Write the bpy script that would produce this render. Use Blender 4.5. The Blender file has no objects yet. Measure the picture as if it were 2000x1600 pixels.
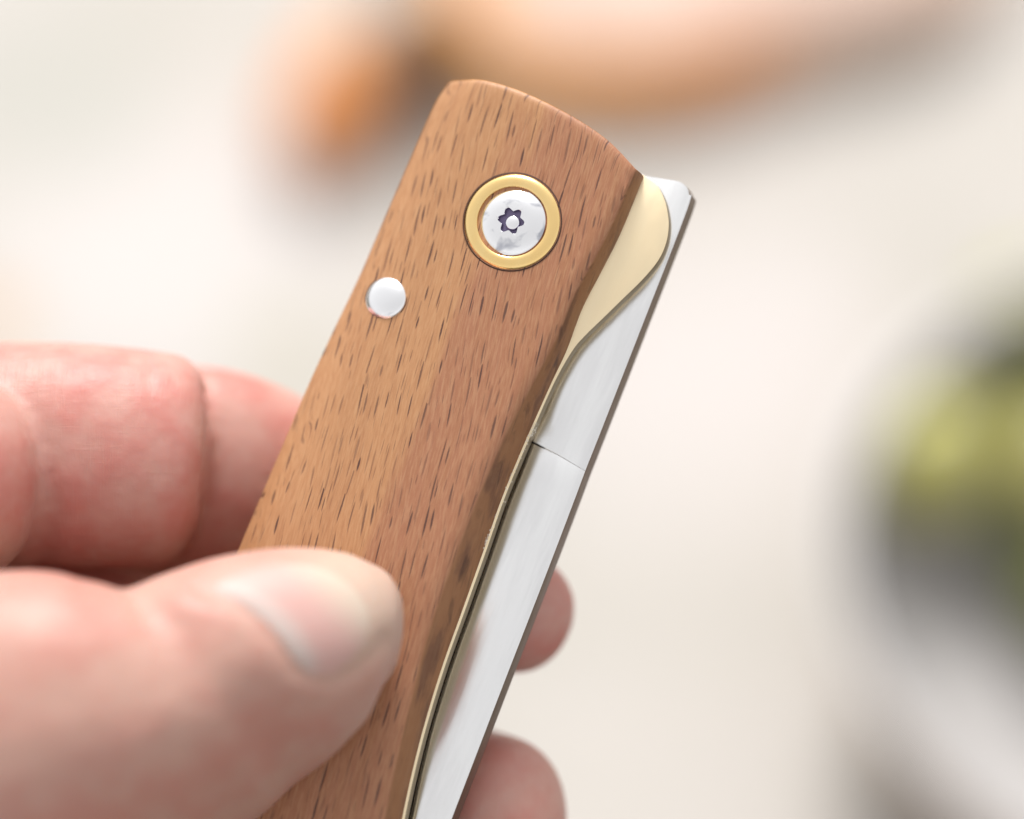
import bpy, bmesh, math, random
import numpy as np
from mathutils import Vector, Matrix, noise
from mathutils.bvhtree import BVHTree
random.seed(7)
C = bpy.context.scene.collection
S = bpy.context.scene
R = math.radians

# ------------------------------------------------------------------ camera
PITCH = R(55)                      # looking down at the table
FOCUS = 320.0                      # mm to the knife
fwd = Vector((0, math.cos(PITCH), -math.sin(PITCH)))
upv = Vector((0, math.sin(PITCH), math.cos(PITCH)))
rgt = Vector((1, 0, 0)); bck = -fwd
CAM = Vector((0, 0, 0.508))
ROT = Matrix((rgt, upv, bck)).transposed()
cd = bpy.data.cameras.new('camera'); cam = bpy.data.objects.new('camera', cd); C.objects.link(cam)
cam.matrix_world = Matrix.Translation(CAM) @ ROT.to_4x4()
cd.sensor_width = 36; cd.lens = 36*FOCUS/100.0
cd.clip_start = 0.01; cd.clip_end = 100
cd.dof.use_dof = True; cd.dof.focus_distance = (FOCUS-0.5)/1000; cd.dof.aperture_fstop = 4.7
S.camera = cam
# ------------------------------------------------------------------ sky and sun (bright overcast)
SUN_EL, SUN_AZ = R(46), R(-4)      # azimuth from +Y, towards +X
w = bpy.data.worlds.new('World'); S.world = w; w.use_nodes = True
nt = w.node_tree; nt.nodes.clear()
sky = nt.nodes.new('ShaderNodeTexSky'); sky.sky_type = 'NISHITA'; sky.sun_disc = False
sky.sun_elevation = SUN_EL; sky.sun_rotation = SUN_AZ; sky.dust_density = 4.0; sky.air_density = 1.0; sky.ozone_density = 1.0
hs = nt.nodes.new('ShaderNodeHueSaturation'); hs.inputs['Saturation'].default_value = 0.05
bg = nt.nodes.new('ShaderNodeBackground'); bg.inputs['Strength'].default_value = 0.10
wo = nt.nodes.new('ShaderNodeOutputWorld')
cl = nt.nodes.new('ShaderNodeMix'); cl.data_type = 'RGBA'; cl.inputs[0].default_value = 0.60     # cloud cover evens the sky out
cl.inputs[7].default_value = (3.8, 3.76, 3.73, 1)
nt.links.new(sky.outputs[0], hs.inputs['Color']); nt.links.new(hs.outputs[0], cl.inputs[6]); nt.links.new(cl.outputs[2], bg.inputs[0]); nt.links.new(bg.outputs[0], wo.inputs[0])
sd = bpy.data.lights.new('sun', 'SUN'); sd.energy = 1.5; sd.angle = R(15); sd.color = (1.0, 0.975, 0.945)
sun = bpy.data.objects.new('sun', sd); C.objects.link(sun)
sdir = Vector((math.cos(SUN_EL)*math.sin(SUN_AZ), math.cos(SUN_EL)*math.cos(SUN_AZ), math.sin(SUN_EL)))
sun.rotation_euler = sdir.to_track_quat('Z', 'Y').to_euler()
sun.location = sdir*2
S.view_settings.view_transform = 'Standard'; S.view_settings.look = 'None'
S.view_settings.exposure = 1.31; S.view_settings.gamma = 1.0

# ------------------------------------------------------------------ coordinate helpers
# rig frame: millimetres, x right, y up, z to the camera, origin on the focus plane
def rig(px, py, z=0.0):
    k = (FOCUS-z)/FOCUS/20.0
    return Vector(((px-1000)*k, (800-py)*k, z))
def rig2world(v): return CAM + fwd*(FOCUS/1000) + ROT @ (v*0.001)
RIGM = Matrix.Translation(CAM + fwd*(FOCUS/1000)) @ ROT.to_4x4()
def onplane(px, py, h=0.0):          # world point at height h (m) seen at a pixel
    d = (rig2world(rig(px, py, 0)) - CAM).normalized()
    return CAM + d*((h-CAM.z)/d.z)
# knife frame in rig coordinates
v0 = Vector((0.382, 0.924, 0)).normalized(); u0 = Vector((v0.y, -v0.x, 0)); z0 = Vector((0, 0, 1))
T = R(15); P_ = R(-3)
KM = (Matrix.Rotation(P_, 3, u0) @ Matrix.Rotation(-T, 3, v0))
KU, KV, KN = KM @ u0, KM @ v0, KM @ z0
PIV = rig(1000, 433, 0.0)
def K(px, py, zl=0.0):               # pixel -> knife-local (u, v) on the plane at local height zl
    o = Vector((0, 0, FOCUS)); d = (rig(px, py, 0)-o)
    p0 = PIV + KN*zl
    t = (p0-o).dot(KN)/d.dot(KN)
    q = o + d*t - PIV
    return (q.dot(KU), q.dot(KV))
def k2rig(u, v, z): return PIV + KU*u + KV*v + KN*z

# ------------------------------------------------------------------ object helpers
def tag(o, label=None, cat=None, group=None, kind=None):
    if label: o['label'] = label
    if cat: o['category'] = cat
    if group: o['group'] = group
    if kind: o['kind'] = kind
    return o
def link(name, me, mat, parent=None, smooth=True, M=None):
    if mat and not me.materials: me.materials.append(mat)
    o = bpy.data.objects.new(name, me); C.objects.link(o)
    if parent: o.parent = parent
    if M is not None: o.matrix_world = M
    if smooth:
        for p in me.polygons: p.use_smooth = True
    return o
def bmobj(name, bm, mat, parent=None, smooth=True, M=None, sharp=None):
    bmesh.ops.recalc_face_normals(bm, faces=bm.faces)
    me = bpy.data.meshes.new(name); bm.to_mesh(me); bm.free()
    o = link(name, me, mat, parent, smooth, M)
    if sharp is not None:
        me.set_sharp_from_angle(angle=R(sharp))
    return o
def spline(pts, n):                  # Catmull-Rom through points (any dimension)
    P = np.array(pts, float); P = np.vstack([2*P[0]-P[1], P, 2*P[-1]-P[-2]])
    out = []
    segs = len(P)-3
    for i in range(segs):
        a, b, c, d = P[i:i+4]
        for k in range(n):
            t = k/n
            out.append(0.5*((2*b)+(-a+c)*t+(2*a-5*b+4*c-d)*t*t+(-a+3*b-3*c+d)*t**3))
    out.append(P[-2]); return np.array(out)
def prism(outline, z_top, z_bot, bev=0.0, segs=2):   # outline in mm (u,v), returns bmesh in metres
    bm = bmesh.new()
    vs = [bm.verts.new((a*.001, b*.001, z_bot*.001)) for a, b in outline]
    f = bm.faces.new(vs)
    r = bmesh.ops.extrude_face_region(bm, geom=[f])
    tv = [e for e in r['geom'] if isinstance(e, bmesh.types.BMVert)]
    for q in tv: q.co.z = z_top*.001
    bmesh.ops.recalc_face_normals(bm, faces=bm.faces)
    if bev:
        es = [e for e in bm.edges if (abs(e.verts[0].co.z-e.verts[1].co.z) < 1e-7)]
        bmesh.ops.bevel(bm, geom=es, offset=bev*.001, segments=segs, profile=0.5, affect='EDGES')
    return bm
def lathe(prof, n=64, close=True):   # prof: list of (r, z) mm ; metres out
    bm = bmesh.new(); rings = []
    for r, z in prof:
        if r < 1e-6: rings.append([bm.verts.new((0, 0, z*.001))])
        else: rings.append([bm.verts.new((r*.001*math.cos(2*math.pi*i/n), r*.001*math.sin(2*math.pi*i/n), z*.001)) for i in range(n)])
    for a, b in zip(rings, rings[1:]):
        if len(a) == 1 and len(b) == 1: continue
        for i in range(n):
            j = (i+1) % n
            if len(a) == 1: bm.faces.new((a[0], b[i], b[j]))
            elif len(b) == 1: bm.faces.new((a[i], a[j], b[0]))
            else: bm.faces.new((a[i], a[j], b[j], b[i]))
    return bm

# ------------------------------------------------------------------ node helpers
class N:
    def __init__(s, name):
        s.m = bpy.data.materials.new(name); s.m.use_nodes = True
        s.t = s.m.node_tree; s.b = s.t.nodes['Principled BSDF']; s.x = s.t.nodes.new
    def l(s, a, b): s.t.links.new(a, b)
    def put(s, sock, v):
        if isinstance(v, bpy.types.NodeSocket): s.l(v, sock)
        elif v is not None: sock.default_value = (col(v) if sock.type == 'RGBA' else v)
    def math(s, op, a, b=None, c=None, clamp=False):
        n = s.x('ShaderNodeMath'); n.operation = op; n.use_clamp = clamp
        s.put(n.inputs[0], a); s.put(n.inputs[1], b); s.put(n.inputs[2], c); return n.outputs[0]
    def mix(s, f, a, b, mode='MIX'):
        n = s.x('ShaderNodeMix'); n.data_type = 'RGBA'; n.blend_type = mode
        s.put(n.inputs[0], f); s.put(n.inputs[6], col(a)); s.put(n.inputs[7], col(b)); return n.outputs[2]
    def ramp(s, f, a, b):             # smoothstep a..b
        n = s.x('ShaderNodeMapRange'); n.interpolation_type = 'SMOOTHSTEP'
        s.put(n.inputs[0], f); n.inputs[1].default_value = a; n.inputs[2].default_value = b; return n.outputs[0]
    def coord(s, out='Object'): return s.x('ShaderNodeTexCoord').outputs[out]
    def scale(s, v, sc, rot=(0, 0, 0), loc=(0, 0, 0)):
        n = s.x('ShaderNodeMapping'); s.put(n.inputs[0], v); n.inputs[1].default_value = loc; n.inputs[2].default_value = rot; n.inputs[3].default_value = sc; return n.outputs[0]
    def noise(s, v, scale=1, detail=3, rough=0.5, dist=0, out=0):
        n = s.x('ShaderNodeTexNoise'); s.put(n.inputs['Vector'], v); n.inputs['Scale'].default_value = scale
        n.inputs['Detail'].default_value = detail; n.inputs['Roughness'].default_value = rough; n.inputs['Distortion'].default_value = dist
        return n.outputs[out]
    def dot(s, v, d):
        n = s.x('ShaderNodeVectorMath'); n.operation = 'DOT_PRODUCT'; s.put(n.inputs[0], v); n.inputs[1].default_value = d; return n.outputs['Value']
    def comb(s, x, y, z=0.0):
        n = s.x('ShaderNodeCombineXYZ'); s.put(n.inputs[0], x); s.put(n.inputs[1], y); s.put(n.inputs[2], z); return n.outputs[0]
    def bump(s, h, strength, dist, prev=None):
        n = s.x('ShaderNodeBump'); s.put(n.inputs['Height'], h); n.inputs['Strength'].default_value = strength; n.inputs['Distance'].default_value = dist
        if prev: s.l(prev, n.inputs['Normal'])
        return n.outputs[0]
    def attr(s, name):
        n = s.x('ShaderNodeAttribute'); n.attribute_name = name; return n.outputs['Fac']
    def set(s, **k):
        for a, v in k.items():
            s.put(s.b.inputs[{'color': 'Base Color', 'rough': 'Roughness', 'metal': 'Metallic', 'normal': 'Normal', 'spec': 'Specular IOR Level',
                              'sss': 'Subsurface Weight', 'sssr': 'Subsurface Radius', 'ssss': 'Subsurface Scale', 'coat': 'Coat Weight', 'coatr': 'Coat Roughness',
                              'aniso': 'Anisotropic', 'sheen': 'Sheen Weight'}[a]], v)
        return s.m
def col(c): return tuple(c)+(1,) if isinstance(c, (tuple, list)) and len(c) == 3 else c
def srgb(r, g, b): return tuple(((x/255+.055)/1.055)**2.4 if x > 10 else x/3294 for x in (r, g, b))

# grain direction inside the wood, knife-local
GD = Vector((-0.150, 0.989, 0)).normalized(); GP = Vector((GD.y, -GD.x, 0))
def wood_mat():
    n = N('beech_wood'); P = n.coord()
    a = n.math('MULTIPLY', n.dot(P, tuple(GP)), 1000); b = n.math('MULTIPLY', n.dot(P, tuple(GD)), 1000)
    z = n.math('MULTIPLY', n.dot(P, (0, 0, 1)), 1000)
    wob = n.math('MULTIPLY', n.math('SUBTRACT', n.noise(n.comb(n.math('MULTIPLY', a, .12), n.math('MULTIPLY', b, .05), z), 1, 2), .5), 2.2)
    a2 = n.math('ADD', a, wob)
    # broad bands of colour that run with the grain
    big = n.noise(n.comb(n.math('MULTIPLY', a2, .16), n.math('MULTIPLY', b, .018), n.math('MULTIPLY', z, .12)), 1, 2, .5)
    mid = n.noise(n.comb(n.math('MULTIPLY', a2, .9), n.math('MULTIPLY', b, .05), n.math('MULTIPLY', z, .5)), 1, 4, .6)
    fine = n.noise(n.comb(n.math('MULTIPLY', a2, 6.0), n.math('MULTIPLY', b, .5), n.math('MULTIPLY', z, 2.5)), 1, 4, .65)
    uu = n.math('MULTIPLY', n.dot(P, (1, 0.01, 0)), 1000)
    band = n.math('ADD', uu, n.math('MULTIPLY', n.math('SUBTRACT', big, .5), 16))
    band = n.math('ADD', band, n.math('MULTIPLY', n.math('SUBTRACT', mid, .5), 3))
    c = n.mix(n.ramp(band, -3.6, -.9), (0.455, 0.228, 0.106), (0.350, 0.150, 0.082))  # redder, darker right of the facet break; its light difference put into the colour
    c = n.mix(n.math('MULTIPLY', n.ramp(mid, .35, .75), .45), c, (0.33, 0.145, 0.065))
    c = n.mix(n.math('MULTIPLY', n.ramp(fine, .38, .72), .30), c, (0.58, 0.36, 0.20))
    c = n.mix(n.math('MULTIPLY', n.ramp(fine, .55, .30), .22), c, (0.30, 0.14, 0.07))
    # short dark ray flecks
    def flecks(ca, cb, wa, wb, seed, lo):
        vv = n.comb(n.math('ADD', n.math('DIVIDE', a2, ca), seed), n.math('DIVIDE', b, cb))
        vo = n.x('ShaderNodeTexVoronoi'); vo.voronoi_dimensions = '2D'; n.l(vv, vo.inputs['Vector']); vo.inputs['Scale'].default_value = 1; vo.inputs['Randomness'].default_value = .85
        sub = n.x('ShaderNodeVectorMath'); sub.operation = 'SUBTRACT'; n.l(vv, sub.inputs[0]); n.l(vo.outputs['Position'], sub.inputs[1])
        sp = n.x('ShaderNodeSeparateXYZ'); n.l(sub.outputs[0], sp.inputs[0])
        sc = n.x('ShaderNodeSeparateColor'); n.l(vo.outputs['Color'], sc.inputs[0])
        ln = n.math('MULTIPLY_ADD', sc.outputs[0], .9*wb, .45*wb)
        wd = n.math('MULTIPLY_ADD', sc.outputs[2], .55*wa, .7*wa)
        jag = n.math('MULTIPLY', n.math('SUBTRACT', n.noise(n.comb(n.math('MULTIPLY', a, 5), n.math('MULTIPLY', b, 3)), 1, 2), .5), .06)
        da = n.math('DIVIDE', n.math('ADD', n.math('MULTIPLY', sp.outputs[0], ca), jag), wd)
        db = n.math('DIVIDE', n.math('MULTIPLY', sp.outputs[1], cb), ln)
        e = n.math('ADD', n.math('MULTIPLY', da, da), n.math('MULTIPLY', db, db))
        m = n.ramp(e, 1.35, .25)
        return n.math('MULTIPLY', m, n.math('MULTIPLY_ADD', n.ramp(sc.outputs[1], lo, 1.0), .6, n.math('MULTIPLY', n.ramp(sc.outputs[1], lo-.15, lo), .4)))
    f1 = flecks(1.15, 3.7, .095, 1.45, 0.0, .05)
    f2 = flecks(.70, 2.9, .045, .95, 13.7, .30)
    fl = n.math('MAXIMUM', f1, n.math('MULTIPLY', f2, .6))
    # right side cut of the scale is a darker olive brown
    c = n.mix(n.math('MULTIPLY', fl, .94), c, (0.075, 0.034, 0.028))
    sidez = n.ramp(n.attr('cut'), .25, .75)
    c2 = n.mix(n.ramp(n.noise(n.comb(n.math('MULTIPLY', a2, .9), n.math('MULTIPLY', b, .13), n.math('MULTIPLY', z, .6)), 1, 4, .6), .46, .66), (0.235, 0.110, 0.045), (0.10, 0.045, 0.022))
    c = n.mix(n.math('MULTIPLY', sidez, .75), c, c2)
    h = n.math('SUBTRACT', n.math('MULTIPLY', fine, .5), fl)
    nb = n.bump(h, .45, .00006)
    return n.set(color=c, rough=.46, spec=.35, normal=nb)
def metal_mat(name, c, rough, aniso=0.0, streak=0.0, tint=None, bumpd=0.000004):
    n = N(name); P = n.coord()
    st = n.noise(n.scale(P, (9000, 240, 3000)), 1, 3, .6)
    cl = n.noise(n.scale(P, (420, 60, 160)), 1, 4, .6)
    cc = n.mix(n.math('MULTIPLY', n.ramp(cl, .35, .7), .35 if tint else 0), c, tint or c)
    cc = n.mix(n.math('MULTIPLY', st, streak), cc, tuple(x*.72 for x in c))
    r = n.math('MULTIPLY_ADD', n.noise(n.scale(P, (700, 300, 700)), 1, 3), rough*.5, rough*.75)
    n.set(color=cc, rough=r, metal=1.0, aniso=aniso)
    if bumpd: n.set(normal=n.bump(n.noise(n.scale(P, (420, 50, 200)), 1, 3, .55), .45, .00008, n.bump(st, .35, bumpd)))
    return n.m
M_wood = wood_mat()
M_steel = metal_mat('brushed_steel', (0.98, 0.98, 0.985), .22, 0.0, .25, (0.70, 0.69, 0.70))  # grey tint along the length stands in for reflection gradients
M_spine = metal_mat('dark_steel_edge', (0.25, 0.19, 0.155), .45, 0.0, .3)  # blade side faces: darker, browner steel
M_brass = metal_mat('satin_brass', (0.96, 0.81, 0.56), .42, 0.0, .12, (0.93, 0.74, 0.47))
M_gold = metal_mat('polished_brass', (1.0, 0.73, 0.33), .20, 0.0, .05, (0.99, 0.62, 0.21), 0)
n = N('polished_screw_steel'); P = n.coord()
sm = n.noise(n.scale(P, (1, 1, 1), loc=(.0011, .0003, 0)), 330, 3, .55, .5)  # grey patches in the colour stand in for dim reflections
M_screw = n.set(color=n.mix(n.ramp(sm, .53, .68), (0.94, 0.94, 0.96), (0.50, 0.51, 0.56)), rough=.17, metal=1.0)

# ================================================================== THE TABLE AND WHAT LIES ON IT (out of focus)
n = N('limewashed_table'); P = n.coord()
big = n.noise(n.scale(P, (1, 1, 1), loc=(.31, .12, 0)), 16, 2, .5, .4); md = n.noise(n.scale(P, (22, 60, 22)), 1, 5, .6)
fn = n.noise(P, 400, 4, .6)
c = n.mix(n.math('MULTIPLY', n.ramp(big, .40, .62), .55), (0.405, 0.382, 0.348), (0.465, 0.435, 0.41))
def patch(px, py, r, c0, cc, k=.85):      # soft round patch of another tone on the table
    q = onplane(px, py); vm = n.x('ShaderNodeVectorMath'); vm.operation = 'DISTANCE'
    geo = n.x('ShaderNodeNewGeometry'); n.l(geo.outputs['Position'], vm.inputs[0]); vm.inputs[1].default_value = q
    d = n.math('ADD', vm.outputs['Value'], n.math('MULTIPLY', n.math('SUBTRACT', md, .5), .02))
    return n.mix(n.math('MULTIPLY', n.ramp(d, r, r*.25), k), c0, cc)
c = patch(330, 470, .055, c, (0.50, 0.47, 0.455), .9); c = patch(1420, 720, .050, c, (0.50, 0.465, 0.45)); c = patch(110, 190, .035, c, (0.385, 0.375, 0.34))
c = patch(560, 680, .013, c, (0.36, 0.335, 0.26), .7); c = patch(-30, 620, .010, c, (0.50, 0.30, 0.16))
c = n.mix(n.math('MULTIPLY', n.ramp(md, .5, .75), .25), c, (0.42, 0.39, 0.33))
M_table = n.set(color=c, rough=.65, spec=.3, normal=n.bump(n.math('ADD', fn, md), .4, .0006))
bm = bmesh.new(); bmesh.ops.create_grid(bm, x_segments=60, y_segments=50, size=1)
for v in bm.verts: v.co.x *= .62; v.co.y *= .46; v.co.z = .0006*noise.noise(v.co*6) - .0006
e_ = bmesh.ops.extrude_face_region(bm, geom=bm.faces[:])
for v in e_['geom']:
    if isinstance(v, bmesh.types.BMVert): v.co.z -= .03
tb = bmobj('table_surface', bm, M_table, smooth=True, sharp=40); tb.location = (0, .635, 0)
tag(tb, kind='structure')

n = N('dark_ground'); P = n.coord()
M_ground = n.set(color=n.mix(n.noise(P, 3, 5), (0.075, 0.062, 0.045), (0.12, 0.105, 0.08)), rough=.9, normal=n.bump(n.noise(P, 30, 5), .5, .01))
bm = bmesh.new(); bmesh.ops.create_grid(bm, x_segments=4, y_segments=4, size=40)
gr = bmobj('ground', bm, M_ground); gr.location = (0, 0, -.76); tag(gr, kind='structure')  # added below the table, unseen; dark so little light bounces up

def blob(r, seed, amp, freq, sub=5):
    bm = bmesh.new(); bmesh.ops.create_icosphere(bm, subdivisions=sub, radius=1)
    for v in bm.verts:
        p = v.co.copy()
        d = 1 + amp*noise.fractal(p*freq+Vector((seed, seed*2, 0)), 1.0, 2.0, 4)
        v.co = Vector((p.x*r[0], p.y*r[1], p.z*r[2]))*d
        if v.co.z < -r[2]*.75: v.co.z = -r[2]*.75
    return bm
n = N('bread_crumb'); P = n.coord(); fl = n.noise(P, 70, 4, .6)
M_crumb = n.set(color=n.mix(n.ramp(fl, .35, .7), (0.60, 0.46, 0.40), (0.52, 0.37, 0.30)), rough=.8, normal=n.bump(fl, .6, .002))
n = N('bread_crust'); P = n.coord(); geo = n.x('ShaderNodeSeparateXYZ'); n.l(P, geo.inputs[0]); fl = n.noise(P, 55, 4, .6)
bx = n.math('ADD', geo.outputs[0], n.math('MULTIPLY', n.math('SUBTRACT', fl, .5), .03))
crust = n.mix(n.ramp(n.noise(P, 30, 3), .38, .65), (0.84, 0.40, 0.12), (0.78, 0.29, 0.06))
M_crust = n.set(color=n.mix(n.ramp(bx, .008, .032), crust, (0.68, 0.50, 0.40)), rough=.75, normal=n.bump(fl, .7, .002))
n = N('golden_crust'); P = n.coord()
geo = n.x('ShaderNodeSeparateXYZ'); n.l(P, geo.inputs[0])
c = n.mix(n.ramp(geo.outputs[1], -.006, .016), (0.66, 0.24, 0.06), (0.58, 0.43, 0.29))
M_knob = n.set(color=c, rough=.7, normal=n.bump(n.noise(P, 90, 4), .6, .002))
n = N('split_shade_dark'); P = n.coord()
M_split_shade = n.set(color=n.mix(n.noise(P, 80, 3), (0.05, 0.03, 0.02), (0.16, 0.07, 0.03)), rough=.8, normal=n.bump(n.noise(P, 120, 4), .6, .002))
loc = onplane(1350, 60, 0)
bread = bpy.data.objects.new('bread_piece', None); C.objects.link(bread); bread.location = (loc.x, loc.y, 0)
tag(bread, 'thick cut of pale bread with orange-brown crust, lying on the table behind the knife', 'bread')
bo = spline([(872, 150), (905, 200), (1000, 235), (1150, 252), (1300, 245), (1420, 215), (1520, 182), (1650, 150), (1790, 112), (1890, 60), (1960, -60), (1980, -250), (1850, -420), (1500, -480), (1100, -440), (900, -300), (850, -80), (872, 150)], 5)[:-1]
bo = [onplane(a_, b_-22, 0)-Vector((loc.x, loc.y, 0)) for a_, b_ in bo]
cen = sum(bo, Vector())/len(bo)
bm = bmesh.new(); prev = None
BREADP = [(0, .97), (.003, .995), (.007, 1.0), (.011, .985), (.0135, .94), (.0148, .86)]
for z_, k_ in BREADP:
    rg = [bm.verts.new((cen.x+(q.x-cen.x)*k_, cen.y+(q.y-cen.y)*k_, z_+.0012*noise.noise(q*60))) for q in bo]
    if prev:
        for a_ in range(len(rg)): b_ = (a_+1) % len(rg); bm.faces.new((prev[a_], prev[b_], rg[b_], rg[a_]))
    prev = rg
o = bmobj('crust', bm, M_crust, bread)
bm = bmesh.new(); prev = None
for z_, k_ in [(.0144, .865), (.0152, .83), (.0158, .76), (.0165, .6), (.0172, .35), (.0175, .1)]:
    rg = [bm.verts.new((cen.x+(q.x-cen.x)*k_, cen.y+(q.y-cen.y)*k_, z_+.0012*noise.noise(q*60*k_))) for q in bo]
    if prev:
        for a_ in range(len(rg)): b_ = (a_+1) % len(rg); bm.faces.new((prev[a_], prev[b_], rg[b_], rg[a_]))
    prev = rg
bm.faces.new(prev)
o = bmobj('crumb', bm, M_crumb, bread)
k = onplane(668, 130, .014)
o = bmobj('broken_end', blob((.010, .021, .011), 9.4, .12, 1.5, 4), M_knob, bread); o.location = (k.x-loc.x, k.y-loc.y, .008); o.rotation_euler = (0, 0, R(-24))
k = onplane(818, 100, .010)
o = bmobj('split_shade', blob((.0095, .011, .012), 5.2, .12, 1.6, 4), M_split_shade, bread); o.location = (k.x-loc.x, k.y-loc.y, .0105)  # dark lump stands in for the shade between loaf and broken end

n = N('unglazed_stoneware'); P = n.coord()
c = n.mix(n.ramp(n.noise(P, 90, 4), .35, .7), (0.56, 0.47, 0.40), (0.48, 0.40, 0.34))
M_bowl = n.set(color=c, rough=.7, normal=n.bump(n.noise(P, 300, 3), .3, .0004))
n = N('grey_glaze'); P = n.coord()
M_glaze = n.set(color=n.mix(n.noise(P, 60, 4), (0.42, 0.40, 0.395), (0.35, 0.335, 0.325)), rough=.3)
rc = onplane(2385, 1110, .040)
bowl = bpy.data.objects.new('stoneware_bowl', None); C.objects.link(bowl); bowl.location = (rc.x, rc.y, 0)
tag(bowl, 'round stoneware bowl with grey glaze, holding olives, on the table at the right', 'bowl')
br = (rc-CAM).length*1000/FOCUS/20*745
prof = [(br*.50, 2.6), (br*.58, 4), (br*.82, 11), (br*.95, 25), (br, 40), (br-1.2, 41.5), (br-3.0, 40.5), (br-5.5, 28), (br*.80, 16), (br*.55, 10.5), (br*.3, 9), (0, 8.5)]
o = bmobj('bowl_body', lathe([(max(0, a_), b_) for a_, b_ in spline(prof, 4)], 96), M_bowl, bowl)
o.data.materials.append(M_glaze)
for p in o.data.polygons:
    if (p.normal.x*p.center.x+p.normal.y*p.center.y < -1e-6 or p.normal.z > .6) and p.center.z > .0075: p.material_index = 1
bmobj('foot', lathe([(0, 2.5), (br*.50, 2.5), (br*.50, 0), (br*.56, 0), (br*.575, 4.5), (0, 7.0)], 96), M_bowl, bowl, sharp=40)
n = N('green_olive'); P = n.coord()
oi = n.x('ShaderNodeObjectInfo')
c = n.mix(oi.outputs['Random'], (0.30, 0.31, 0.065), (0.46, 0.42, 0.15))
c = n.mix(n.ramp(n.noise(P, 70, 3), .45, .7), c, (0.36, 0.33, 0.08))
M_ol = n.set(color=c, rough=.3, sss=.15, sssr=(.6, .8, .2), ssss=.004)
bm = bmesh.new(); bmesh.ops.create_icosphere(bm, subdivisions=4, radius=1)
for v in bm.verts:
    t = v.co.x; v.co = Vector((t*.0108, v.co.y*(.0095-.0006*t), v.co.z*(.0095-.0006*t)))
bmesh.ops.recalc_face_normals(bm, faces=bm.faces); olm = bpy.data.meshes.new('olive'); bm.to_mesh(olm); bm.free()
olm.materials.append(M_ol)
n = N('dark_olive'); P = n.coord()
M_ol2 = n.set(color=n.mix(n.noise(P, 60, 3), (0.07, 0.085, 0.012), (0.13, 0.14, 0.025)), rough=.28)
olm2 = olm.copy(); olm2.materials.clear(); olm2.materials.append(M_ol2)
ov = [  # px, py, height mm, mesh, scale, rotation, label
 (1822, 890, 28, 0, 1.2, 40, 'plump yellow-green olive nearest the left rim of the bowl'),
 (2015, 625, 26, 0, 1.0, 120, 'bright green olive at the far side of the bowl, cut by the right edge'),
 (2010, 780, 21, 1, .95, 70, 'dark green olive between the plump yellow-green olive and the bright one'),
 (2060, 1060, 20, 1, 1.0, 10, 'very dark olive just below and right of the plump yellow-green one'),
 (2085, 900, 31, 0, 1.0, 80, 'green olive half cut by the right edge, beside the plump one'),
 (2110, 1180, 20, 1, 1.0, 50, 'dark olive lowest in the heap, at the right edge'),
 (2210, 740, 27, 0, 1.0, 20, 'green olive beyond the right edge, far side of the heap'),
 (2240, 1000, 25, 0, 1.0, 140, 'green olive on top in the middle of the heap, beyond the right edge'),
 (2380, 860, 22, 0, 1.0, 60, 'green olive at the far right of the heap, beyond the edge')]
for px, py, hgt, kind, s_, rz, lab in ov:
    p = onplane(px, py, hgt/1000)
    o = bpy.data.objects.new('olive', [olm, olm2][kind]); C.objects.link(o); o.location = p; o.scale = (s_,)*3; o.rotation_euler = (R(12), R(-8), R(rz))
    tag(o, lab, 'olive', 'olives in the stoneware bowl')
for p_ in olm.polygons: p_.use_smooth = True
for p_ in olm2.polygons: p_.use_smooth = True

# ================================================================== THE KNIFE
kw = RIGM @ Matrix.Translation(PIV*.001) @ Matrix((KU, KV, KN)).transposed().to_4x4()
knife = bpy.data.objects.new('folding_knife', None); C.objects.link(knife); knife.matrix_world = kw
tag(knife, 'closed folding knife with beech handle, brass pivot ring and steel blade, held in the hand', 'knife')
ZW = -3.3     # wood underside
left_px = [(879, 157), (852, 196), (825, 255), (799, 314), (750, 426), (702, 537), (652, 642), (602, 750), (556, 858), (510, 966), (464, 1076), (418, 1186), (372, 1300), (320, 1430), (265, 1600), (215, 1800), (200, 2000), (215, 2150)]
right_px = [(1257, 346), (1213, 454), (1175, 530), (1137, 604), (1107, 684), (1077, 748), (1034, 844), (1004, 914), (975, 987), (946, 1071), (903, 1192), (867, 1292), (837, 1387), (812, 1479), (785, 1600), (748, 1800), (722, 2000), (705, 2150)]
ridge_px = [(1236, 324), (1190, 430), (1154, 500), (1115, 570), (1082, 650), (1034, 740), (984, 832), (950, 905), (918, 980), (888, 1055), (852, 1150), (820, 1250), (796, 1350), (772, 1450), (740, 1600), (705, 1800), (680, 2000), (665, 2150)]
top_px = [(885, 157), (905, 152), (940, 155), (1000, 172), (1060, 197), (1130, 234), (1190, 276), (1236, 322)]
Lc = spline([K(x, y, -2.0) for x, y in left_px], 6)
Rc = spline([K(x, y, ZW) for x, y in right_px], 6)
Gc = spline([K(x, y, 0) for x, y in ridge_px], 6)
top = spline([tuple(Lc[0])]+[K(x, y, -.3) for x, y in top_px[1:-1]]+[tuple(Gc[0])], 8)
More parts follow.
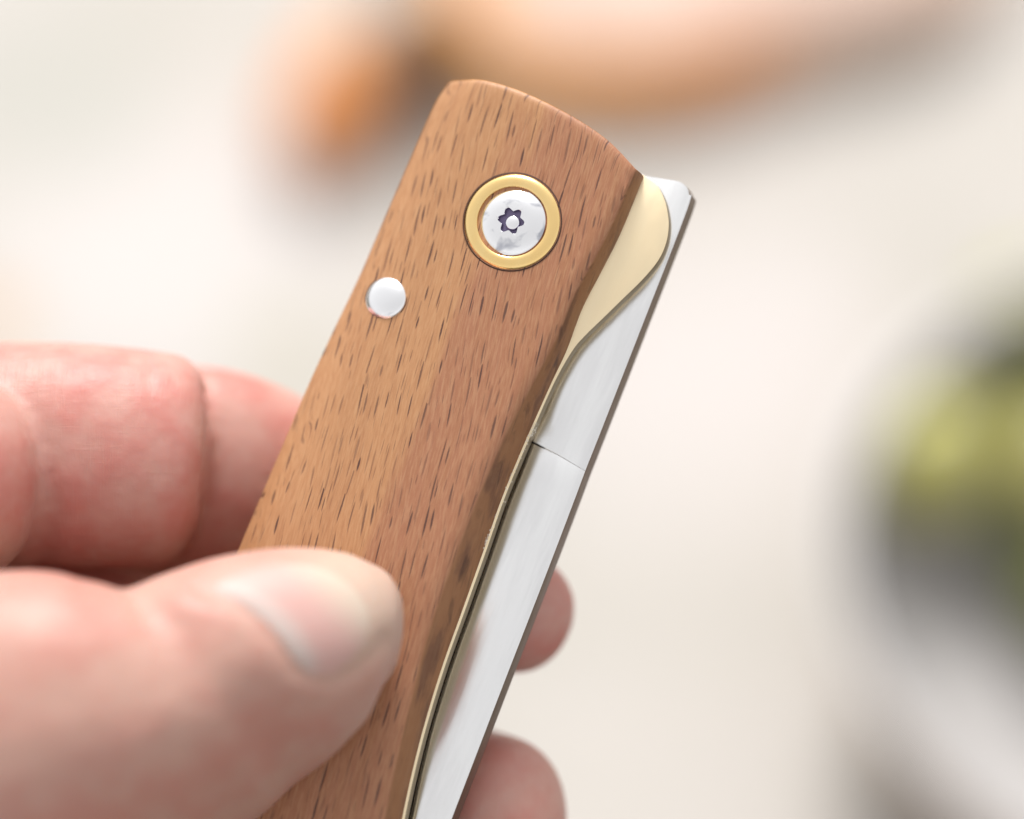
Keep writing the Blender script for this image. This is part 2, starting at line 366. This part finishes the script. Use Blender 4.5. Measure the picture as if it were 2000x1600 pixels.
def build_scale():
    bm = bmesh.new(); cut = bm.verts.layers.float.new('cut')
    nL = 30
    ns = len(Lc)
    # top outline resampled by parameter across the width (0..1 left -> ridge)
    seg = np.r_[0, np.cumsum(np.linalg.norm(np.diff(top, axis=0), axis=1))]; seg /= seg[-1]
    ts = []
    for i in range(nL+1):
        t = i/nL; ts.append(t**1.5)      # dense on the left round-over
    rows = []
    cross = []
    for t in ts:
        e = np.array([np.interp(t, seg, top[:, 0]), np.interp(t, seg, top[:, 1])])
        st = Lc[0]*(1-t)+Gc[0]*t
        cross.append(e-st)
    LEN = 26.0
    svals = [0.0, .12, .3, .55, .85]      # extra rows for the roundover at the end (mm from the end)
    # stations by index; bulge fades over LEN mm
    stations = []
    s0 = 0
    dist = 0
    idxs = [0, .08, .18, .32, .5, .75]+list(range(1, ns))
    for f in idxs:
        i = min(int(f), ns-2); q = f-i
        L = Lc[i]*(1-q)+Lc[i+1]*q; G = Gc[i]*(1-q)+Gc[i+1]*q; Rr = Rc[i]*(1-q)+Rc[i+1]*q
        d = np.linalg.norm(L-Lc[0])
        stations.append((L, G, Rr, d))
    for L, G, Rr, d in stations:
        fade = max(0, 1-d/LEN)**2
        wdt = np.linalg.norm(G-L)
        ed = .38*(1-math.sqrt(max(0, 1-(1-min(1, d/.55))**2))) if d < .55 else 0   # round at the end
        row = []
        base = bm.verts.new((L[0]*.001, L[1]*.001, ZW*.001)); row.append(base); base[cut] = 0
        for j, t in enumerate(ts):
            p = L*(1-t)+G*t+cross[j]*fade
            dl = t*wdt
            Rl = 6.5
            x = max(0, 1-dl/Rl)
            z = -2.1*x**2.6 - ed
            de = (1-t)*wdt
            z -= .10*max(0, 1-de/1.2)**2
            z -= .35*(max(0, abs(t-.5)-.0))**2
            z -= .055*max(0, p[0]+1.8)
            v = bm.verts.new((p[0]*.001, p[1]*.001, z*.001)); v[cut] = 0; row.append(v)
        zr = row[-1].co.z*1000
        for j in range(1, 6):            # side cut on the right
            q = j/5; p = G*(1-q)+Rr*q
            bulge = .18*math.sin(q*math.pi)
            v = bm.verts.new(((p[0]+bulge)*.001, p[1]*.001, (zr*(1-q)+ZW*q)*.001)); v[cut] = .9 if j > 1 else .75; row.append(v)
        rows.append(row)
    for a, b in zip(rows, rows[1:]):
        for i in range(len(a)-1): bm.faces.new((a[i], a[i+1], b[i+1], b[i]))
        bm.faces.new((a[-1], a[0], b[0], b[-1]))
    for row in (rows[0], rows[-1]):
        lo = [bm.verts.new((v.co.x, v.co.y, ZW*.001)) for v in row[1:-1]]
        chain = [row[0]]+lo+[row[-1]]
        tops = row
        for i in range(len(tops)-1):
            q = [tops[i], tops[i+1], chain[i+1], chain[i]]
            q = list(dict.fromkeys(q))
            if len(q) > 2:
                try: bm.faces.new(q)
                except ValueError: pass
    bmesh.ops.remove_doubles(bm, verts=bm.verts, dist=1e-6)
    return bm
o = bmobj('wooden_scale', build_scale(), M_wood, knife, sharp=55)
# rear scale: same outline, plain slab behind the blade
outline = [tuple(p) for p in Lc[::3]] + [tuple(p-np.array([2.2, 0])) for p in Rc[::-3]]
o = bmobj('wooden_scale', prism([tuple(p) for p in outline], -10.0, -13.6, .8, 3), M_wood, knife, sharp=40)
o['label'] = 'rear wooden scale behind the blade'
# brass liner with its rounded tab
lin_px = [(1262, 345), (1283, 362), (1297, 388), (1304, 415), (1306, 442), (1301, 474), (1286, 508), (1256, 545), (1216, 584), (1176, 623), (1142, 656), (1117, 686), (1085, 748), (1042, 844), (1012, 914), (983, 987), (954, 1071), (911, 1192), (875, 1292), (845, 1387), (820, 1479), (793, 1600), (756, 1800), (730, 2000), (713, 2150)]
lr = spline([K(x-(3.0 if y > 690 else 0), y, ZW) for x, y in lin_px], 5)
tl = [tuple(p+np.array([.6, -.9])) for p in Lc[::3]]
out = [tuple(p) for p in lr] + tl[::-1]
top_in = [K(900, 166, ZW), K(1000, 186, ZW), K(1130, 248, ZW), K(1225, 325, ZW)]
out = out + top_in
o = bmobj('brass_liner', prism(out, ZW-.02, ZW-1.5, .05, 2), M_brass, knife, sharp=35)
rl = [(a-1.6, b) for a, b in [tuple(p) for p in spline([K(x, y, ZW) for x, y in right_px], 5)]]
o = bmobj('brass_liner', prism(rl+tl[::-1]+top_in[:2], -9.0, -9.95, .07, 2), M_brass, knife, sharp=35)
# blade (upper tang) and the part below the joint
ZB, ZBB = ZW-1.95, -8.0
bl_px = [(1346, 380), (1343, 407), (1250, 647), (1143, 921)]
bl2_px = [(1143, 921), (1070, 1113), (975, 1358), (882, 1600), (815, 1775), (730, 1990), (690, 2120)]
A = [K(x, y, ZB) for x, y in bl_px]
corner = [K(x, y, ZB) for x, y in [(1215, 322), (1262, 344), (1312, 352), (1324, 354), (1333, 358), (1341, 365), (1345, 373)]]
jl, jm, jr = K(1040, 862, ZB), K(1090, 888, ZB), K(1143, 920, ZB)
inner_top = [K(960, 840, ZB), K(1040, 690, ZB)]
upper = corner + [tuple(p) for p in spline(A, 4)][:-1] + [jr, jm, jl] + inner_top
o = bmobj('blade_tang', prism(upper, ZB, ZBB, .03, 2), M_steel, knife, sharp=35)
B = [K(x, y, ZB) for x, y in bl2_px]
g = .20
lower = [(jr[0], jr[1]-.003), ] + [tuple(p) for p in spline(B, 4)][1:] + [K(640, 2120, ZB), ] + [K(x+6, y, ZB) for x, y in lin_px[::-1] if 880 < y < 2100] + [(jl[0], jl[1]-g), (jm[0], jm[1]-.06)]
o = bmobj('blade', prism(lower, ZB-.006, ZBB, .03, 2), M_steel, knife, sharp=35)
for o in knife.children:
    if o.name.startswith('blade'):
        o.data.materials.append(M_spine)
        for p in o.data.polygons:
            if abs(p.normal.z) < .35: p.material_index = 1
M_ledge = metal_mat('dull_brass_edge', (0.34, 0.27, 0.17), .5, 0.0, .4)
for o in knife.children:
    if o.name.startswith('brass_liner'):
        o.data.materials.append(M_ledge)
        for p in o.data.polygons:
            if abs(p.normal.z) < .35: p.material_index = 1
n = N('slot_shade_dark'); M_slot_shade = n.set(color=(0.035, 0.03, 0.028), rough=.5, metal=.3)
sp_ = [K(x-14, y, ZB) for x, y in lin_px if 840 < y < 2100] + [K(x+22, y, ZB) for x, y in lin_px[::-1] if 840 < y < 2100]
o = bmobj('slot_shade', prism(sp_, ZB-.45, -7.95), M_slot_shade, knife, smooth=False)  # dark strip laid in the slot to stand in for its shade
# pivot: brass ring and security screw
ring_prof = [(3.45, -1.0), (3.45, .10), (3.48, .20), (3.55, .27), (3.9, .29), (4.2, .27), (4.45, .20), (4.66, .08), (4.80, -.12), (4.84, -.2), (4.84, -1.0)]
ring = bmobj('pivot_ring', lathe(ring_prof, 96), M_gold, knife, sharp=60); ring.location = (0, 0, -.00013)
ring.rotation_euler = (0, R(3), 0)
n = N('dark_gap'); M_gap = n.set(color=(0.06, 0.025, 0.015), rough=.8)
o = bmobj('pivot_recess', lathe([(4.80, .0), (4.93, .0), (4.93, -1.5), (4.80, -1.5)], 96), M_gap, knife); o.location = (0, 0, -.00009); o.rotation_euler = (0, R(3), 0)
# screw head with star recess: polar mesh whose hole has a six-lobed outline, post off centre to widen the painted shade
def star(r, a): return r*(1+.17*math.cos(6*a+.5))
def screw_bm():
    bm = bmesh.new(); n_ = 96; Rr = 3.32
    rings = []
    def ring_(fn):
        rings.append([bm.verts.new(fn(2*math.pi*i/n_)) for i in range(n_)])
    def dome(r): return .50-.66*(r/Rr)**3.6
    ring_(lambda a: (Rr*.001*math.cos(a), Rr*.001*math.sin(a), -.001))
    ring_(lambda a: (Rr*.001*math.cos(a), Rr*.001*math.sin(a), -.00012))
    for r in (Rr*.985, Rr*.96, Rr*.92, Rr*.86, Rr*.79, Rr*.70, Rr*.6, Rr*.5):
        ring_(lambda a, r=r: (r*.001*math.cos(a), r*.001*math.sin(a), dome(r)*.001))
    for k, zz in ((1.04, 0), (1.0, -.05), (.97, -.42)):
        ring_(lambda a, k=k, zz=zz: (star(1.14*k, a)*.001*math.cos(a), star(1.14*k, a)*.001*math.sin(a), (dome(1.3)+zz)*.001))
    ring_(lambda a: (.72*.001*math.cos(a)+.00016, .72*.001*math.sin(a)-.00016, (dome(1.3)-.42)*.001))
    ring_(lambda a: (.69*.001*math.cos(a)+.00016, .69*.001*math.sin(a)-.00016, (dome(1.3)-.10)*.001))
    ring_(lambda a: (.60*.001*math.cos(a)+.00016, .60*.001*math.sin(a)-.00016, (dome(1.3)-.03)*.001))
    for a, b in zip(rings, rings[1:]):
        for i in range(n_): bm.faces.new((a[i], a[(i+1) % n_], b[(i+1) % n_], b[i]))
    bm.faces.new(rings[-1])
    return bm
o = bmobj('pivot_screw', screw_bm(), M_screw, knife, sharp=50); o.location = (0, 0, 0)
n = N('recess_shade'); M_rec = n.set(color=(0.17, 0.14, 0.24), rough=.4, metal=.6)  # recess walls and floor painted dark in place of shade
o.data.materials.append(M_rec)
for p in o.data.polygons:
    r_ = math.hypot(p.center.x, p.center.y)*1000
    if .60 < r_ < 1.40 and (abs(p.normal.z) < .6 or p.center.z < .0004): p.material_index = 1
o.rotation_euler = (0, 0, R(14))
# steel pin on the rounded left side
pu, pv = K(755, 584, -.7)
pin = bmobj('steel_pin', lathe([(2.22, -1.5), (2.22, -.12), (2.19, .04), (2.08, .20), (1.88, .36), (1.55, .52), (1.1, .65), (.6, .72), (0, .74)], 64), M_screw, knife, sharp=60)
pin.location = (pu*.001, pv*.001, -.00042); pin.rotation_euler = (0, R(-11), 0)
o = bmobj('pin_recess', lathe([(2.24, -1.5), (2.24, .0), (2.31, .0), (2.31, -1.5)], 48), M_gap, knife); o.location = pin.location; o.rotation_euler = pin.rotation_euler
# bright sanding dust caught along the brass edge
n = N('sanding_dust'); M_dust = n.set(color=(0.85, 0.80, 0.70), rough=.7)
bm = bmesh.new()
e = spline([K(x-1, y, ZW) for x, y in [(1045, 838), (1036, 850), (998, 935), (960, 1035), (944, 1070)]], 10)
for i in range(320):
    p = e[random.randrange(len(e)-1)]; q = random.random()
    m = Matrix.Translation(Vector(((p[0]+random.gauss(.05, .10))*.001, (p[1]+random.uniform(-.7, .7))*.001, (ZW+.06+random.random()*.15)*.001)))
    bmesh.ops.create_icosphere(bm, subdivisions=1, radius=random.uniform(.015, .055)*.001, matrix=m)
o = bmobj('dust', bm, M_dust, knife, smooth=False); o['kind'] = 'stuff'

# ================================================================== THE HAND
def tube(bm, pts, seg=8, nn=40, cap0=True, cap1=True, capk=(1.0, 1.0)):
    """pts: (px, py, z mm, half width mm in view plane, half depth mm)"""
    Q = []
    for px, py, z, ra, rb in pts:
        p = rig(px, py, z); Q.append((p.x, p.y, p.z, ra, rb))
    Q = spline(Q, seg)
    tang = np.gradient(Q[:, :3], axis=0); tang /= np.linalg.norm(tang, axis=1)[:, None]
    R_ = [(Q[i, :3], tang[i], Q[i, 3], Q[i, 4]) for i in range(len(Q))]
    def cap(c, t, ra, rb, sgn, k):
        o = []
        for a in range(1, 8):
            ph = a*math.pi/2/8
            o.append((c+sgn*t*min(ra, rb)*k*math.sin(ph), t, ra*math.cos(ph), rb*math.cos(ph)))
        o.append((c+sgn*t*min(ra, rb)*k, t, 0.05, 0.05))
        return o
    c1 = cap(*R_[-1], 1, capk[1]) if cap1 else []
    c0 = cap(*R_[0], -1, capk[0])[::-1] if cap0 else []
    R_ = c0+R_+c1
    rings = []
    for c, t, ra, rb in R_:
        t = Vector(t); a1 = Vector((0, 0, 1)).cross(t)
        a1 = a1.normalized() if a1.length > .1 else Vector((0, 1, 0)); a2 = t.cross(a1)
        if a2.z < 0: a2 = -a2
        ring_ = []
        for i in range(nn):
            an = 2*math.pi*i/nn; cx, sx = math.cos(an), math.sin(an)
            cx = math.copysign(abs(cx)**.94, cx); sx = math.copysign(abs(sx)**.94, sx)
            ring_.append(bm.verts.new((Vector(c)+a1*ra*cx+a2*rb*sx)*.001))
        rings.append(ring_)
    for a, b in zip(rings, rings[1:]):
        for i in range(nn): bm.faces.new((a[i], a[(i+1) % nn], b[(i+1) % nn], b[i]))
    bm.faces.new(rings[0]); bm.faces.new(rings[-1])
def mid(t, b, z, rb):
    px, py = (t[0]+b[0])/2, (t[1]+b[1])/2
    ra = math.hypot(t[0]-b[0], t[1]-b[1])/2/20*(FOCUS-z)/FOCUS
    return (px, py, z, ra, rb)
bm = bmesh.new()
# thumb, from the tip to the ball of the thumb
thumb = [mid((726, 1128), (752, 1352), 6.2, 4.0), mid((690, 1096), (728, 1378), 7.0, 6.2), mid((640, 1070), (690, 1415), 8.0, 7.6), mid((560, 1062), (630, 1468), 9.6, 8.6), mid((470, 1072), (560, 1530), 11.2, 9.2),
         mid((370, 1102), (480, 1592), 12.6, 9.6), mid((280, 1130), (400, 1665), 13.8, 10.2), mid((180, 1122), (310, 1745), 15, 11), mid((60, 1100), (200, 1835), 15.5, 12), mid((-100, 1092), (60, 1960), 14.5, 13), mid((-330, 1100), (-150, 2080), 11, 14), mid((-600, 1120), (-420, 2150), 5, 15)]
tube(bm, thumb, capk=(.42, 1))
# index finger: proximal, middle (in focus, left of the knife), distal behind the knife with its tip showing on the right
tube(bm, [(-700, 1000, -8, 11, 11), (-450, 960, -4, 11.0, 10.5), (-240, 930, -1.5, 10.8, 9.8), (-70, 945, -.5, 10.0, 9.0)], capk=(1, .85))
tube(bm, [(-60, 890, -9.5, 11.4, 9.2), (60, 888, -9.5, 11.4, 9.4), (170, 890, -9.5, 11.3, 9.6), (280, 896, -10, 11.0, 9.6), (322, 900, -10.4, 10.9, 9.4)], capk=(1, .50))
tube(bm, [(250, 905, -16, 10.2, 8.5), (400, 925, -17.5, 11.0, 8), (540, 975, -19.0, 10.6, 7.5), (700, 1040, -21.0, 9.4, 7.0), (860, 1100, -20.5, 7.6, 6.6), (960, 1168, -16.5, 6.9, 6.2), (1012, 1200, -11.5, 6.1, 5.8)], capk=(1, .85))
# middle finger
tube(bm, [(-500, 1330, -12, 11, 10), (-100, 1290, -17, 11.5, 9.5), (250, 1300, -21, 11.5, 8.8), (640, 1500, -25.5, 9.4, 8.4), (830, 1568, -20, 9.3, 8.0), (965, 1615, -10.0, 9.3, 7.4)], capk=(1, .95))
# ring and little fingers, below the frame
tube(bm, [(-450, 1800, -14, 10.5, 10), (-50, 1820, -24, 10, 9), (350, 1900, -24, 9, 8), (620, 1960, -20, 8.6, 7.6), (790, 2010, -11, 8, 7)])
tube(bm, [(-400, 2180, -12, 9.5, 9), (0, 2230, -19, 8.5, 8), (350, 2330, -18, 7.6, 7), (560, 2390, -10, 7, 6.5)])
tube(bm, [(-620, 1800, 4, 17, 15), (-300, 2030, 6, 17, 15), (50, 2200, 4, 15, 14), (330, 2290, -2, 12, 12)])  # unseen heel of the palm, added to shade the thumb's underside
# palm and wrist, left of the frame
tube(bm, [(-480, 960, -12, 12, 12), (-500, 1300, -10, 16, 15), (-480, 1800, -8, 17, 15), (-440, 2200, -8, 12, 11)])
tube(bm, [(-520, 1550, -8, 34, 13), (-850, 1650, -6, 36, 16), (-1100, 1850, -4, 30, 17), (-1400, 2250, 0, 27, 19), (-1800, 2850, 8, 31, 25)])
me = bpy.data.meshes.new('hand_raw'); bmesh.ops.recalc_face_normals(bm, faces=bm.faces); bm.to_mesh(me); bm.free()
tmp = bpy.data.objects.new('hand_raw', me); C.objects.link(tmp)
m = tmp.modifiers.new('r', 'REMESH'); m.mode = 'VOXEL'; m.voxel_size = .00055; m.use_smooth_shade = True
m = tmp.modifiers.new('s', 'SMOOTH'); m.factor = .5; m.iterations = 9
dg = bpy.context.evaluated_depsgraph_get()
hm = bpy.data.meshes.new_from_object(tmp.evaluated_get(dg)); bpy.data.objects.remove(tmp)
hm.name = 'hand'
nv = len(hm.vertices); co = np.empty(nv*3); hm.vertices.foreach_get('co', co); co = co.reshape(-1, 3)*1000
no = np.empty(nv*3); hm.vertices.foreach_get('normal', no); no = no.reshape(-1, 3)
k = (FOCUS-co[:, 2])/FOCUS/20
PX = co[:, 0]/k+1000; PY = 800-co[:, 1]/k
def segd(x, y, a, b):
    dx, dy = b[0]-a[0], b[1]-a[1]; t = np.clip(((x-a[0])*dx+(y-a[1])*dy)/(dx*dx+dy*dy), 0, 1)
    return np.hypot(x-a[0]-t*dx, y-a[1]-t*dy)
def polyd(x, y, pts): return np.min([segd(x, y, a, b) for a, b in zip(pts, pts[1:])], axis=0)
disp = np.zeros(nv)
front = no[:, 2] > -.1
thumbm = front & (PY > 1040) & (PX < 800) & (co[:, 2] > 0) & ~((PY < 1090) & (PX < 330))
def fold(pts, depth, width, mask):
    global disp
    d = polyd(PX, PY, pts); disp -= np.where(mask, depth*np.exp(-(d/width)**2), 0)
cut = [(392, 1150), (450, 1172), (500, 1208), (545, 1258), (578, 1312), (630, 1332), (680, 1320), (722, 1288), (750, 1250)]
fold(cut, .28, 15, thumbm)
fold([(p[0]-30, p[1]+28) for p in cut[:5]], -.18, 34, thumbm)
fold([(585, 1345), (640, 1362), (700, 1345), (745, 1300)], -.10, 30, thumbm)
fold([(300, 1190), (350, 1235), (385, 1300), (395, 1370)], .16, 30, thumbm)
fold([(262, 1215), (300, 1270), (320, 1340)], .14, 26, thumbm)
fold([(215, 1200), (250, 1290), (260, 1400)], .16, 28, thumbm)
fold([(335, 1165), (395, 1215), (430, 1270)], -.12, 28, thumbm)
idx = front & (PX < 640) & (PY < 1120) & (co[:, 2] < 6)
fold([(50, 760), (84, 870), (92, 980), (86, 1100)], np.clip((PY-740)/180, 0, 1)*.45, 28, idx)
fold([(395, 690), (412, 800), (405, 930), (370, 1080)], .5, 9, idx & (PX > 390))
fold([(150, 700), (168, 900), (160, 1080)], .12, 12, idx)
fold([(290, 700), (305, 900), (290, 1080)], .10, 10, idx)
tq0 = []
for px, py, z, ra, rb in thumb: q = rig(px, py, z); tq0.append((q.x, q.y, q.z, ra, px, py))
tq0 = spline(tq0, 6); bd_ = np.full(nv, 1e9); tt = np.zeros(nv)
tg = np.gradient(tq0[:, :2], axis=0); tg /= np.linalg.norm(tg, axis=1)[:, None]
for q, g_ in zip(tq0, tg):
    d_ = np.linalg.norm(co-q[:3], axis=1)/q[3]
    perp = ((co[:, 0]-q[0])*(-g_[1])+(co[:, 1]-q[1])*g_[0])/q[3]        # + up, - down
    m_ = d_ < bd_; bd_ = np.where(m_, d_, bd_); tt = np.where(m_, -perp, tt)
w_ = np.clip(1-(bd_-1.05)/.2, 0, 1)
sgn = np.sign(tq0[5, 0]-tq0[0, 0]); tt = np.clip(tt*-1 if sgn > 0 else tt*-1, -1.2, 1.2)
co2 = co + no*disp[:, None]
co2[:, 2] -= w_*8.5*np.clip((790-PX)/330, .3, 1)*np.clip(tt+.22, 0, 1.2)**2
# faint lumpiness of flesh
for i in range(0, nv):
    pass
hm.vertices.foreach_set('co', (co2*.001).ravel()); hm.update()
# attribute: how flushed the skin is (gripping fingers redder than the thumb)
tq = []
for px, py, z, ra, rb in thumb: q = rig(px, py, z); tq.append((q.x, q.y, q.z, ra))
tq = spline(tq, 6); best = np.full(nv, 9.0)
for q in tq: best = np.minimum(best, np.linalg.norm(co-q[:3], axis=1)/q[3])
red = np.clip((best-1.12)/.15, 0, 1); red = np.where((PY > 1400) & (PX > 850), .7, red)  # middle fingertip set paler: its lit look put into the colour
tipd = np.clip(1-np.hypot(PX-690, PY-1170)/210, 0, 1)*(red < .5)  # brightness of the lit thumb tip, put into the skin colour
a = hm.attributes.new('flush', 'FLOAT', 'POINT'); a.data.foreach_set('value', red.astype(np.float32))

a = hm.attributes.new('tip_light', 'FLOAT', 'POINT'); a.data.foreach_set('value', tipd.astype(np.float32))
n = N('skin'); P = n.coord(); rd = n.attr('flush')
mo = n.noise(P, 110, 3, .55); mo2 = n.noise(P, 420, 3, .6)
th = n.mix(n.ramp(mo, .36, .66), (0.49, 0.285, 0.23), (0.475, 0.225, 0.18))
fi = n.mix(n.ramp(mo, .36, .66), (0.53, 0.285, 0.24), (0.50, 0.185, 0.155))
th = n.mix(n.ramp(n.attr('tip_light'), .05, .8), th, (0.54, 0.39, 0.31))
c = n.mix(rd, th, fi)
c = n.mix(n.math('MULTIPLY', n.ramp(mo2, .5, .8), .15), c, (0.58, 0.40, 0.33))
# papillary ridges and fine cross creases
sep = n.x('ShaderNodeSeparateXYZ'); n.l(P, sep.inputs[0])
def lines(vec_scale, sc):
    return n.ramp(n.noise(n.scale(P, vec_scale), sc, 4, .7, .8), .48, .75)
l1 = lines((2600, 150, 400), 1); l2 = lines((170, 2400, 400), 1)
h = n.math('ADD', n.math('MULTIPLY', l1, .6), n.math('MULTIPLY', l2, .3))
h = n.math('MULTIPLY', h, n.ramp(n.noise(P, 170, 2), .35, .62))
c = n.mix(n.math('MULTIPLY', n.math('MULTIPLY', h, rd), .26), c, (0.62, 0.42, 0.34))
nb = n.bump(h, .30, .00014); nb = n.bump(n.noise(P, 1500, 3), .35, .00008, nb); nb = n.bump(mo, .4, .0010, nb)
M_skin = n.set(color=c, rough=.48, spec=.4, normal=nb, sss=.30, sssr=(1.0, .32, .18), ssss=.0015)
hand = link('hand', hm, M_skin, None, True, RIGM.copy())
tag(hand, 'bare hand pinching the knife between thumb and curled fingers from the left', 'hand')

n = N('blocker_dark'); P = n.coord()
wv = n.noise(n.scale(P, (900, 900, 900)), 1, 3)
M_blocker = n.set(color=n.mix(wv, (0.035, 0.035, 0.04), (0.07, 0.07, 0.075)), rough=.95, sheen=.3, normal=n.bump(wv, .6, .0006))
bm = bmesh.new(); tube(bm, [(-1330, 2200, 0, 36, 30), (-1430, 2360, 2, 44, 40), (-1700, 2800, 8, 50, 48), (-2200, 3600, 22, 56, 55), (-2700, 4400, 40, 60, 60)])  # added dark tube out of view; blocks sky light from the hand
sl = bmobj('blocker', bm, M_blocker, hand); sl['label'] = 'dark sleeve added round the unseen forearm to shade the thumb'
# thumb nail: a thin curved plate laid on the thumb
bvh = BVHTree.FromPolygons([v.co for v in hm.vertices], [p.vertices for p in hm.polygons])
def cast(px, py):
    o = Vector((0, 0, FOCUS*.001)); d = (rig(px, py)*.001-o).normalized()
    h = bvh.ray_cast(o, d); return h[0], h[1]
nail_px = [(396, 1148), (452, 1168), (503, 1203), (548, 1252), (580, 1306), (618, 1322), (660, 1317), (705, 1290), (722, 1254), (728, 1218), (716, 1178), (690, 1142), (652, 1116), (605, 1100), (555, 1098), (505, 1106), (455, 1118), (412, 1134), (396, 1148)]
bd = spline(nail_px, 5)[:-1]
ctr = np.array((585, 1195.0)); bm = bmesh.new(); lay = bm.verts.layers.float.new('lunula'); lay2 = bm.verts.layers.float.new('tip')
base_arc = nail_px[:5]
rings = []
nr = 14
def nailv(p, r):
    c_, nrm = cast(*p)
    d0 = float(polyd(np.array([p[0]]), np.array([p[1]]), base_arc)[0])
    off = .20*(1-r**4)*min(1, d0/70)-.06*r**8
    v = bm.verts.new(c_+nrm*off*.001+Vector((0, 0, .00005)))
    d = float(polyd(np.array([p[0]]), np.array([p[1]]), base_arc)[0])
    v[lay] = max(0, 1-d/74.0)*min(1, .45+max(0, 1-abs(p[1]-1230)/110))
    dd = (p[0]-585)*.75-(p[1]-1195)*.66
    v[lay2] = dd
    return v
cv = nailv(ctr, 0)
for k_ in range(1, nr+1):
    r = k_/nr; rings.append([nailv(ctr+(b-ctr)*r, r) for b in bd])
for i in range(len(bd)): bm.faces.new((cv, rings[0][i], rings[0][(i+1) % len(bd)]))
for a, b in zip(rings, rings[1:]):
    for i in range(len(bd)): j = (i+1) % len(bd); bm.faces.new((a[i], b[i], b[j], a[j]))
for _ in range(4): bmesh.ops.smooth_vert(bm, verts=[v for v in bm.verts if not v.is_boundary], factor=.5, use_axis_x=True, use_axis_y=True, use_axis_z=True)
n = N('nail'); P = n.coord()
c = n.mix(n.ramp(n.attr('tip'), 10, 105), (0.56, 0.345, 0.31), (0.56, 0.46, 0.375))
c = n.mix(n.ramp(n.attr('lunula'), .15, .75), c, (0.54, 0.44, 0.405))
M_nail = n.set(color=c, rough=.48, spec=.25, sss=.2, sssr=(1, .4, .3), ssss=.001, normal=n.bump(n.noise(P, 900, 2), .1, .0001))
bmobj('thumb_nail', bm, M_nail, hand)
